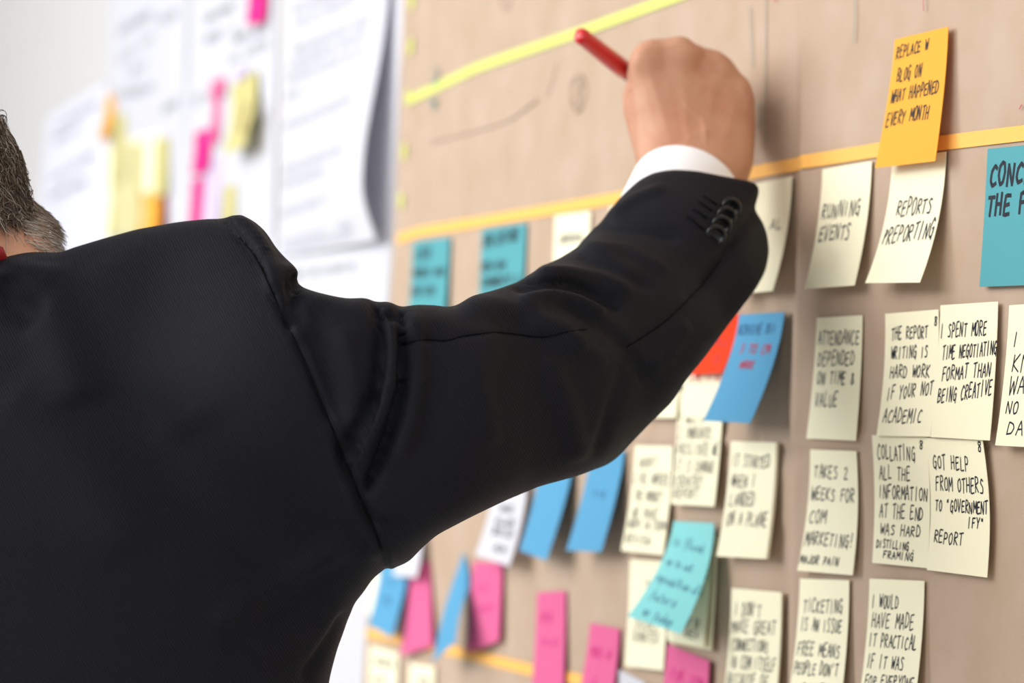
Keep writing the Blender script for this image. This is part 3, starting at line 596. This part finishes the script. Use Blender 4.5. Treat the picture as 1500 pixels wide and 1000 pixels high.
seam = [(333, 325), (351, 348), (370, 371), (387, 402), (399, 429), (412, 460), (436, 507), (460, 562), (477, 606), (490, 637), (503, 670), (525, 722), (548, 775), (562, 812), (566, 834)]
big = [
 # broad forms
 ([(60, 380), (62, 430), (90, 500), (120, 600)], 40, .006), ([(10, 400), (20, 440), (60, 470)], 22, -.006), ([(140, 370), (190, 460), (300, 640)], 60, .003),
 ([(0, 560), (120, 680), (200, 820)], 50, .003), ([(300, 925), (370, 875), (450, 830), (520, 790)], 16, .004), ([(320, 960), (400, 905), (480, 862)], 16, -.003), ([(440, 1000), (490, 930), (510, 895)], 8, -.004),
 ([(455, 440), (480, 520), (500, 620)], 26, -.005), ([(408, 385), (422, 420), (445, 500)], 16, .004), ([(440, 402), (430, 430), (440, 470)], 8, -.006),
 ([(500, 470), (515, 560), (505, 640)], 18, .004),
 ([(620, 470), (640, 560), (620, 680)], 26, -.004), ([(720, 470), (700, 560), (720, 660)], 20, .003), ([(670, 440), (780, 460), (860, 520)], 16, .004),
 ([(800, 520), (830, 600), (850, 680)], 18, .004), ([(880, 300), (870, 360), (930, 420)], 20, .003)]
mid = [
 (seam[:6], 13, .0, 'r', True),
 ([(336, 318), (350, 326), (368, 342), (386, 368), (398, 396), (408, 430)], 9, .0085), ([(446, 404), (430, 416), (424, 440), (434, 480)], 9, -.009),
 ([(545, 425), (553, 460), (559, 490), (558, 531), (552, 572), (535, 616), (515, 645), (500, 690)], 7, -.0085),
 ([(571, 449), (573, 477), (575, 518), (568, 565), (554, 606), (538, 633), (520, 690)], 10, .008),
 ([(586, 430), (587, 490), (591, 531), (589, 572), (582, 606), (566, 650), (545, 700), (530, 740)], 7, -.0085),
 ([(604, 450), (610, 500), (612, 560), (600, 620), (575, 690)], 12, .004),
 ([(563, 452), (575, 462), (570, 474)], 5, -.005),
 ([(745, 424), (796, 414), (832, 416), (856, 424), (880, 436), (916, 450)], 8, -.0075),
 ([(760, 440), (808, 430), (850, 440), (890, 462)], 9, .005), ([(780, 396), (830, 398), (880, 408), (930, 430)], 9, .005),
 ([(806, 432), (844, 452), (880, 475), (918, 506), (945, 550), (972, 565)], 8, -.004), ([(770, 470), (830, 480), (890, 540)], 14, .003),
 ([(870, 330), (930, 335), (1000, 350)], 8, -.003), ([(885, 318), (930, 290), (975, 272)], 7, .003), ([(850, 356), (920, 365), (985, 400)], 9, .003), ([(840, 372), (900, 392), (960, 425)], 7, -.003),
 ([(923, 514), (905, 570), (888, 620), (870, 673)], 9, -.003), ([(950, 540), (980, 520), (1010, 470)], 9, .003), ([(1085, 315), (1060, 380), (1000, 440)], 10, -.002),
 ([(1104, 306), (1085, 340), (1060, 372), (1030, 415)], 3.5, -.003, 'r', True),
 ([(500, 640), (515, 700), (540, 760), (590, 780)], 10, -.004), ([(505, 700), (530, 780), (560, 820)], 10, .003)]
fine = [
 ([(548, 436), (556, 470), (559, 505), (558, 540), (547, 598), (528, 646), (508, 700)], 3.6, -.0042), ([(586, 446), (588, 480), (588, 516), (586, 569), (566, 636), (542, 698), (530, 737)], 3.6, -.0042), ([(762, 414), (796, 413), (832, 416), (856, 424), (880, 436)], 3.5, -.002),
 ([(566, 458), (574, 463), (576, 472)], 4, -.004),
 (seam, 4.5, -.0022, 'r', True), ([(x+8, y-3) for x, y in seam], 6, .0016, 'r', True),
 ([(593, 503), (620, 497), (654, 499), (677, 492), (729, 486), (795, 494), (830, 486), (865, 481)], 4, -.0010, 'r', True),
 ([(865, 505), (918, 508), (950, 488), (980, 466), (1028, 418), (1075, 350)], 4, -.0008, 'r', True)]
for i in range(9):
    x, y = 338+i*5.5, 321+i*6+max(0, i-3)*1.6; fine.append(([(x, y), (x+8, y-5), (x+15, y-4)], 2.0, -.0012))
N_ = vnormals(V, Fq); view = CAM-V
V = relax(V, Fq, 2)
V = sculpt(V, Fq, [big]); V = sculpt(V, Fq, [[(l[0], l[1], l[2]*.5)+tuple(l[3:]) for l in mid]]); V = relax(V, Fq, 2); V = sculpt(V, Fq, [[(l[0], l[1], l[2]*.55)+tuple(l[3:]) for l in mid]]); V = relax(V, Fq, 3); V = sculpt(V, Fq, [fine])
jacket = mesh('jacket', local(person, V), Fq, M['wool'], person)
jacket['label'] = 'black wool suit jacket'
from mathutils.bvhtree import BVHTree
xx, yy, cc = proj(V); keepf = (xx[Fq[:, 0]] > 280) & (yy[Fq[:, 0]] < 900)
sub = Fq[keepf]; us, inv = np.unique(sub, return_inverse=True); BVT = BVHTree.FromPolygons(V[us].tolist(), inv.reshape(-1, 4).tolist())
def surface_point(px, py, lift=0.0):
    d = ray(np.float64(px), np.float64(py)); d = d/np.linalg.norm(d); r = BVT.ray_cast(Vector(CAM), Vector(d))
    if r[0] is None: return None
    return np.array(r[0])-d*lift
def seam_line(line, r=.0007):
    line = np.array(line, float); pts = []
    for a, b in zip(line[:-1], line[1:]):
        n = max(2, int(np.hypot(*(b-a))/6))
        for k in range(n):
            q = surface_point(*(a+(b-a)*k/n), lift=.0002)
            if q is not None: pts.append(q)
    if len(pts) > 3:
        pts = np.array(pts); pts[1:-1] = (pts[:-2]+2*pts[1:-1]+pts[2:])/4
        Vv, Fc = tube(pts, r, 5); mesh('seam', local(person, Vv), Fc, M['thread'], jacket)
seam_line(smooth_stroke(np.array(seam[1:-1], float), 3)); seam_line(smooth_stroke(np.array([(593, 503), (620, 497), (654, 499), (677, 492), (729, 486), (795, 494), (830, 486), (865, 481)], float), 3), .0005)
seam_line(smooth_stroke(np.array([(918, 508), (950, 488), (980, 466), (1028, 418), (1060, 375)], float), 3), .0005)
# sleeve buttons: dished discs with a rim and four holes' stitching
def button(px, py):
    c = surface_point(px, py, lift=-.0004); ax = (CAM-c); ax /= np.linalg.norm(ax); ax = ax-fdir*.35+RT*.25; ax /= np.linalg.norm(ax)
    a = np.cross(ax, UP); a /= np.linalg.norm(a); b = np.cross(ax, a)
    prof = [(.0, .0022), (.0028, .0022), (.0036, .0026), (.0046, .0036), (.0056, .0037), (.0064, .0027), (.0066, .0014), (.006, 0)]
    n = 24; Vv = [c+ax*prof[0][1]]; Fc = []
    for r, h in prof[1:]:
        for k in range(n): th = 2*math.pi*k/n; Vv.append(c+a*r*math.cos(th)+b*r*math.sin(th)+ax*h)
    for k in range(n): Fc.append((0, 1+k, 1+(k+1) % n))
    for i in range(len(prof)-2):
        for k in range(n): Fc.append((1+i*n+k, 1+(i+1)*n+k, 1+(i+1)*n+(k+1) % n, 1+i*n+(k+1) % n))
    Fc.append(tuple(1+(len(prof)-2)*n+k for k in range(n)))
    o = mesh('button', local(person, Vv), Fc, M['button'], jacket); return o
for x, y in [(1070, 304), (1063, 317), (1056, 330), (1048, 344)]: button(x, y)
for (a, b) in [((1031, 287), (1050, 300)), ((1024, 295), (1043, 309)), ((1016, 306), (1036, 320)), ((1007, 316), (1030, 336))]:
    pts = [surface_point(a[0]+(b[0]-a[0])*t, a[1]+(b[1]-a[1])*t, lift=.0002) for t in (0, .35, .7, 1)]
    Vv, Fc = tube(pts, .0009, 6); mesh('buttonhole', local(person, Vv), Fc, M['thread'], jacket)

# ---- right hand (fine), forearm running up into the cuff
HP = [(880, 420), (925, 300), (938, 262), (931, 238), (922, 205), (916, 178), (912, 160), (911, 142), (915, 126), (917, 108), (919, 90), (927, 72), (938, 61), (952, 55), (968, 54), (980, 53), (996, 51), (1008, 54), (1018, 62), (1034, 66), (1052, 72), (1070, 84), (1086, 99), (1098, 118), (1107, 146), (1111, 178), (1111, 208), (1106, 238), (1097, 262), (1085, 330), (1040, 420)]
hsil = Sil(HP, 800, 1200, 0, 500, 2)
wr = P(1013, 262, 1.935)
J = {'i': [(948, 84, 1.938, .0125), (937, 108, 1.980, .0105), (960, 148, 1.998, .0090), (985, 165, 1.990, .0082)],
     'm': [(996, 80, 1.940, .0130), (982, 100, 1.988, .0105), (998, 150, 2.004, .0090), (1015, 172, 1.990, .0082)],
     'r': [(1047, 100, 1.946, .0120), (1030, 122, 1.990, .0100), (1036, 168, 2.000, .0088), (1045, 188, 1.984, .0080)],
     'p': [(1083, 138, 1.950, .0112), (1066, 158, 1.984, .0090), (1064, 195, 1.990, .0080), (1066, 212, 1.976, .0074)]}
THB = [(958, 232, 1.945, .0150), (932, 165, 1.955, .0125), (926, 140, 1.985, .0105), (950, 150, 2.008, .0090)]
def hand_f(p):
    d = ell(p, P(1012, 252, 1.937), (.034, .034, .030))
    el = P(960, 440, 1.84); d = smin(d, cap(p, wr, el, .029, .033), .012)
    for k, (bx_, by_) in {'i': (978, 235), 'm': (1004, 232), 'r': (1034, 235), 'p': (1062, 240)}.items():
        x, y, Z, r = J[k][0]; d = smin(d, cap(p, P(bx_, by_, 1.938), P(x, y, Z+.002), .0175, r*1.0), .018)
    d = smin(d, cap(p, P(1000, 170, 1.955), P(1050, 180, 1.96), .020, .017), .02)
    for k in 'imrp':
        j = J[k]; f = None
        for q in range(3):
            c = cap(p, P(*j[q][:3]), P(*j[q+1][:3]), j[q][3], j[q+1][3]); f = c if f is None else smin(f, c, .003)
        f = smin(f, np.linalg.norm(p-P(j[0][0], j[0][1]+2, j[0][2]), axis=1)-j[0][3]*1.08, .004)
        d = smin(d, f, .0055)
    f = None
    for q in range(3):
        c = cap(p, P(*THB[q][:3]), P(*THB[q+1][:3]), THB[q][3], THB[q+1][3]); f = c if f is None else smin(f, c, .004)
    d = smin(d, f, .007)
    return smax(d, hsil(p), .007)
lo = np.min([P(900, 430, 1.84), P(1120, 40, 2.04), P(900, 40, 1.9), P(1120, 430, 2.04), P(900, 430, 2.04)], axis=0)-.03; hi = np.max([P(900, 430, 1.84), P(1120, 40, 2.04), P(900, 40, 1.9), P(1120, 430, 2.04)], axis=0)+.03
HV, HF = sdf_mesh(hand_f, lo, hi, .0013)
HV = sculpt(HV, HF, [[
  ([(970, 70), (974, 95), (980, 120)], 8, -.0004), ([(1024, 78), (1022, 105), (1020, 130)], 8, -.0004), ([(1070, 105), (1062, 128), (1052, 150)], 8, -.0004),
  ([(948, 92), (962, 140), (980, 200)], 7, .0004), ([(998, 90), (1002, 140), (1008, 205)], 7, .0005), ([(1047, 108), (1040, 150), (1032, 210)], 7, .0005), ([(1080, 145), (1068, 180), (1054, 215)], 7, .0004),
  ([(1040, 96), (1056, 96)], 3, -.0008), ([(1042, 104), (1056, 106)], 2.5, -.0008), ([(985, 70), (1004, 69)], 2.5, -.0006), ([(1075, 128), (1090, 140)], 2.5, -.0007),
  ([(930, 120), (940, 160), (955, 205)], 9, -.0007), ([(1000, 205), (1040, 190), (1075, 200)], 5, .0006), ([(1000, 150), (1030, 175), (1035, 215)], 3, .0006), ([(950, 225), (1000, 205), (1060, 222)], 4, -.0004)]])

# ---- body: one skin surface (head, neck, trunk, arms) plus the fine hand
BP = [(-600, -250), (-300, -250), (-150, -120), (-70, 60), (-25, 145), (0, 178), (18, 205), (32, 240), (41, 275), (47, 298), (56, 305), (64, 316), (72, 326), (73, 338), (72, 348), (78, 360), (86, 374), (110, 420), (110, 700), (-600, 700)]
bsil = Sil(BP, -700, 200, -300, 800, 4)
hc = P(-150, 250, 1.75)
def head_f(p):
    Rm = np.stack([RH, FH, np.array([0, 0, 1.0])], 1)
    th = math.radians(28); Rx = np.array([[1, 0, 0], [0, math.cos(th), math.sin(th)], [0, -math.sin(th), math.cos(th)]]); R = Rm@Rx
    d = ell(p, hc, (.076, .097, .105), R)
    d = smin(d, ell(p, hc+R@np.array([0, .045, -.055]), (.058, .055, .070), R), .03)      # face and jaw
    d = smin(d, ell(p, hc+R@np.array([0, .105, -.035]), (.011, .018, .022), R), .012)      # nose
    d = smin(d, ell(p, hc+R@np.array([0, .09, -.078]), (.022, .014, .008), R), .006)       # lips
    for s in (-1, 1):
        d = smax(d, -ell(p, hc+R@np.array([s*.032, .108, -.005]), (.015, .014, .009), R), .01)
        d = smin(d, ell(p, hc+R@np.array([s*.032, .092, -.006]), (.012, .012, .012), R), .002)
        d = smin(d, ell(p, hc+R@np.array([s*.077, .0, -.02]), (.007, .018, .032), R), .006)
    d = smin(d, cap(p, P(-75, 450, 1.69), P(-90, 300, 1.735), .060, .056), .03)
    d = smin(d, ell(p, P(38, 338, 1.745), (.017, .03, .022)), .02)                          # jaw angle
    return d
def body_f(p):
    d = torso(p, .022); d = smax(d, p[:, 2]-1.52, .03); d = smax(d, .80-p[:, 2], .02)
    d = smin(d, cap(p, P(40, 480, 1.69), P(320, 460, 1.69), .04, .045), .04)
    s = cap(p, P(430, 560, 1.67), pE, .05, .042); s = smin(s, cap(p, pE, wr-fdir*.03, .042, .027), .01); d = smin(d, s, .03)
    e = aLs+np.array([-.05, .02, -.27]); hnd = e+np.array([.03, .12, -.24])
    d = smin(d, smin(cap(p, aLs, e, .05, .04), cap(p, e, hnd, .04, .026), .02), .02)
    d = smin(d, head_f(p), .02)
    return smax(d, bs2(p), .006)
def bs2(p):                                  # the outline limit only acts around head and neck
    x, y, c = proj(p); return np.where((x < 100) & (y < 420) & (p[:, 2] > 1.46), bsil(p), np.where((x > 910) & (y < 330), -.05, jsil(p)+.008))
BV, BF = sdf_mesh(body_f, (-1.10, 1.30, .78), (.0, 2.10, 1.84), .0045)
e_ = aLs+np.array([-.05, .02, -.27]); lh = e_+np.array([.03, .12, -.24])
def lhand_f(p):
    d = ell(p, lh+np.array([.0, .015, -.045]), (.018, .038, .045))
    d = smin(d, cap(p, lh+np.array([-.004, -.02, .03]), lh+np.array([0, .005, -.02]), .027, .024), .015)
    for k in range(4):
        a = lh+np.array([.0, -.014+.02*k, -.082+.003*abs(k-1.5)]); b = a+np.array([.006, .004, -.036]); c = b+np.array([.018, .0, -.026]); d = smin(d, smin(cap(p, a, b, .009, .0085), cap(p, b, c, .0085, .007), .003), .004)
    d = smin(d, smin(cap(p, lh+np.array([.004, .035, -.02]), lh+np.array([.012, .055, -.06]), .013, .011), cap(p, lh+np.array([.012, .055, -.06]), lh+np.array([.02, .055, -.088]), .010, .009), .004), .008)
    return d
LV, LF = sdf_mesh(lhand_f, lh+[-.06, -.07, -.18], lh+[.08, .1, .06], .003)
AV = np.vstack([HV, BV, LV]); AF = np.vstack([HF, BF+len(HV), LF+len(HV)+len(BV)])
body = mesh('body', local(person, AV), AF, M['skin'], person)

# ---- shirt cuff round the right wrist
cR = P(1008, 281, 1.915); u_ = np.cross(fdir, FW); u_ /= np.linalg.norm(u_); v_ = np.cross(u_, fdir)
Vv = []; Fc = []; n = 48; rings = []
for (dd, ra) in [(-.07, .0335), (-.03, .0340), (-.002, .0350), (.0, .0347), (0, .0325), (-.004, .0318), (-.05, .031)]:
    for k in range(n):
        th = 2*math.pi*k/n; rr = ra*(1+.012*math.sin(3*th)); Vv.append(cR+fdir*(dd)+u_*rr*math.cos(th)*1.03+v_*rr*math.sin(th))
for i in range(6):
    for k in range(n): Fc.append((i*n+k, i*n+(k+1) % n, (i+1)*n+(k+1) % n, (i+1)*n+k))
sh = mesh('shirt_cuff', local(person, Vv), Fc, M['shirt'], person)

# ---- red lanyard strap at the nape
pts = [P(x, y, Z) for x, y, Z in [(-170, 376, 1.63), (-100, 372, 1.612), (-40, 370, 1.612), (-20, 370, 1.612), (-9, 374, 1.62), (-2, 390, 1.64)]]
Vv, Fc = tube(pts, .0065, 8); mesh('lanyard', local(person, Vv), Fc, M['lanyard'], person)

# ---- hair: a close cap of locks
def strands(n, rad, sampler, m, name, seg=9):
    Vv = []; Fc = []
    for _ in range(n):
        pts = sampler()
        if pts is None: continue
        b = len(Vv); K = len(pts); pts = np.array(pts); t = np.gradient(pts, axis=0); t /= np.linalg.norm(t, axis=1)[:, None]+1e-9
        a = np.cross(t, [0.3, .5, .8]); a /= np.linalg.norm(a, axis=1)[:, None]+1e-9; c = np.cross(t, a); r = rad*np.linspace(1, .35, K)[:, None]
        for k in range(3):
            th = 2*math.pi*k/3; Vv += list(pts+r*(a*math.cos(th)+c*math.sin(th)))
        for k in range(3):
            for i in range(K-1): Fc.append((b+k*K+i, b+k*K+i+1, b+((k+1) % 3)*K+i+1, b+((k+1) % 3)*K+i))
    o = mesh(name, local(person, Vv), np.array(Fc), m, person); o['kind'] = 'stuff'; return o
Rm = np.stack([RH, FH, np.array([0, 0, 1.0])], 1); th = math.radians(28); Rx = np.array([[1, 0, 0], [0, math.cos(th), math.sin(th)], [0, -math.sin(th), math.cos(th)]]); HR = Rm@Rx
bN0 = vnormals(BV, BF)
def grad(f, p, e=.0015):
    g = np.stack([f(p+np.eye(3)[k]*e)-f(p-np.eye(3)[k]*e) for k in range(3)], 1); return g/(np.linalg.norm(g, axis=1)[:, None]+1e-9)
def hair_layer(n, m, rad, lo_, hi_, seed):
    rng = np.random.default_rng(seed); x, y, c = proj(BV); v = (BV-hc)@HR/np.array([.079, .1, .108])
    vis = (bN0*(CAM-BV)).sum(1) > -.3
    line = 300+np.clip(x, 0, 30)*.45-np.clip(x-34, 0, 20)*.9
    ok = (np.linalg.norm(v, axis=1) < 1.5) & (v[:, 2] > -.75) & ~((v[:, 1] > .3) & (v[:, 2] < .5)) & (y < line-4)
    near = ok & (x > -60); idx = np.concatenate([rng.choice(np.where(near)[0], int(n*.6)), rng.choice(np.where(ok)[0], n-int(n*.6))])
    p = BV[idx]+rng.normal(size=(n, 3))*.002; base = np.array([0, 0, -1.0])-RH*.15
    d0 = base+rng.normal(size=(n, 3))*.45; L = rng.uniform(lo_, hi_, n)/8; ph = rng.uniform(0, 6.28, n); fr = rng.uniform(.4, 1.1, n); amp = rng.uniform(.2, 1.0, n); P_ = []
    g = grad(head_f, p); p = p-g*(head_f(p)-.0008)[:, None]
    for i in range(9):
        P_.append(p.copy()); g = grad(head_f, p); w = np.cross(g, d0); w /= np.linalg.norm(w, axis=1)[:, None]+1e-9
        d = d0/np.linalg.norm(d0, axis=1)[:, None]+w*(amp*np.sin(ph+fr*i))[:, None]; d -= g*(d*g).sum(1)[:, None]; d /= np.linalg.norm(d, axis=1)[:, None]+1e-9
        p = p+d*L[:, None]; tgt = .0008+.0035*(i/8)*(1+np.sin(ph*3))*.7+.002*rng.random(n); p = p-g*(head_f(p)-tgt)[:, None]
    A = np.stack(P_, 1); X, Y, _ = proj(A.reshape(-1, 3)); X = X.reshape(n, 9); Y = Y.reshape(n, 9)
    xm = np.interp(Y, [-200, -100, 0, 60, 120, 160, 178, 205, 240, 275, 298, 330], [400, 50, -70, -62, -36, -8, 5, 22, 36, 45, 50, 52]); good = (X < xm+rng.uniform(-1, 4, n)[:, None]).all(1)
    good |= ((bN0[idx]*(CAM-BV[idx])).sum(1) < -.2) & (X < xm).all(1)
    A = list(A[good]); it = iter(A); strands(len(A), rad, lambda: next(it), m, 'hair')
hair_layer(9000, M['hair_dark'], .00042, .015, .04, 1); hair_layer(4200, M['hair_mid'], .0004, .015, .045, 2); hair_layer(2600, M['hair_grey'], .00036, .015, .04, 3)
bxx, byy, bcc = proj(BV); bN = vnormals(BV, BF)
cand = np.where((bxx > 8) & (bxx < 90) & (byy > 292) & (byy < 378) & ((byy-300) > -1.0*(bxx-20)) & (bxx > (byy-300)*.62+2) & ((bN*(CAM-BV)).sum(1) > -.25))[0]
def nape():
    i = cand[RNG.integers(len(cand))]; p0 = BV[i]; n = bN[i]; d = RT*RNG.uniform(.3, .9)-UP*RNG.uniform(.5, 1.1); d = d-n*(d@n)*.8; d /= np.linalg.norm(d); L = RNG.uniform(.006, .016); w = np.cross(n, d); ph = RNG.uniform(0, 6)
    return [p0+d*L*s+n*(.0008+.003*s)+w*.0010*math.sin(ph+s*4) for s in np.linspace(0, 1, 7)]
if len(cand):
    strands(700, .00028, nape, M['hair_grey'], 'nape_hair'); strands(350, .00028, nape, M['hair_mid'], 'nape_hair')
# loose curl above the head edge
def curl_s():
    x0, y0 = RNG.uniform(-18, 4), RNG.uniform(165, 190); r = RNG.uniform(4, 9); ph = RNG.uniform(0, 6)
    return [P(np.float64(x0+r*math.cos(ph+s*4.5)), np.float64(y0+r*math.sin(ph+s*4.5)), 1.72) for s in np.linspace(0, 1, 9)]
strands(26, .0003, curl_s, M['hair_dark'], 'hair')

# ---- trousers and shoes (below the frame)
hip = T0.copy(); hip[2] = .86
def trouser_f(p):
    d = ell(p, hip, (.17, .13, .14), np.stack([RH, FH, np.array([0, 0, 1.0])], 1))
    for s in (-1, 1):
        h = hip+RH*s*.09+np.array([0, 0, -.06]); k = hip+RH*s*.11+FH*.02; k[2] = .48; a = hip+RH*s*.12-FH*.01; a[2] = .07
        d = smin(d, smin(cap(p, h, k, .10, .072), cap(p, k, a, .072, .058), .02), .03)
    return smax(d, .045-p[:, 2], .006)
TV, TF = sdf_mesh(trouser_f, (-1.0, 1.25, .03), (-.1, 2.1, 1.02), .009); mesh('trousers', local(person, TV), TF, M['trouser'], person)
for s in (-1, 1):
    a = hip+RH*s*.12-FH*.02; a[2] = .045
    def shoe_f(p, a=a):
        d = smin(cap(p, a, a+FH*.16+[0, 0, -.008], .044, .036), cap(p, a, a+[0, 0, .04], .045, .046), .03); return smax(d, -p[:, 2], .004)
    SV, SF = sdf_mesh(shoe_f, a-[.2, .2, .06], a+[.2, .3, .12], .006); mesh('shoe', local(person, SV), SF, M['shoe'], person)

# ------------------------------------------------------------------ the red pen
pb = P(852, 53, 1.955); pt = W(np.float64(1034), np.float64(196), .0068); ax = pt-pb; LN = np.linalg.norm(ax); ax /= LN
pen = empty('marker_pen', pb); tag(pen, 'red marker pen held in the man\'s right hand against the kraft paper', 'pen')
def along(prof, name, m):
    Vv, Fc = tube([pb+ax*s for s, r in prof], np.array([r for s, r in prof]), 20); return mesh(name, local(pen, Vv), Fc, m, pen)
along([(-.0035, .0024), (-.003, .0040), (-.001, .0052), (.0015, .0056), (.004, .0053), (.0075, .0054), (.040, .0060), (.052, .0061), (.0535, .0054), (.054, .004)], 'cap', M['pen_red'])
along([(.0535, .0040), (.054, .0052), (LN-.03, .0052), (LN-.027, .0048), (LN-.022, .0030), (LN-.010, .0024)], 'barrel', M['pen_dark'])
along([(LN-.010, .0018), (LN-.004, .0013), (LN, .0007)], 'nib', M['pen_red'])
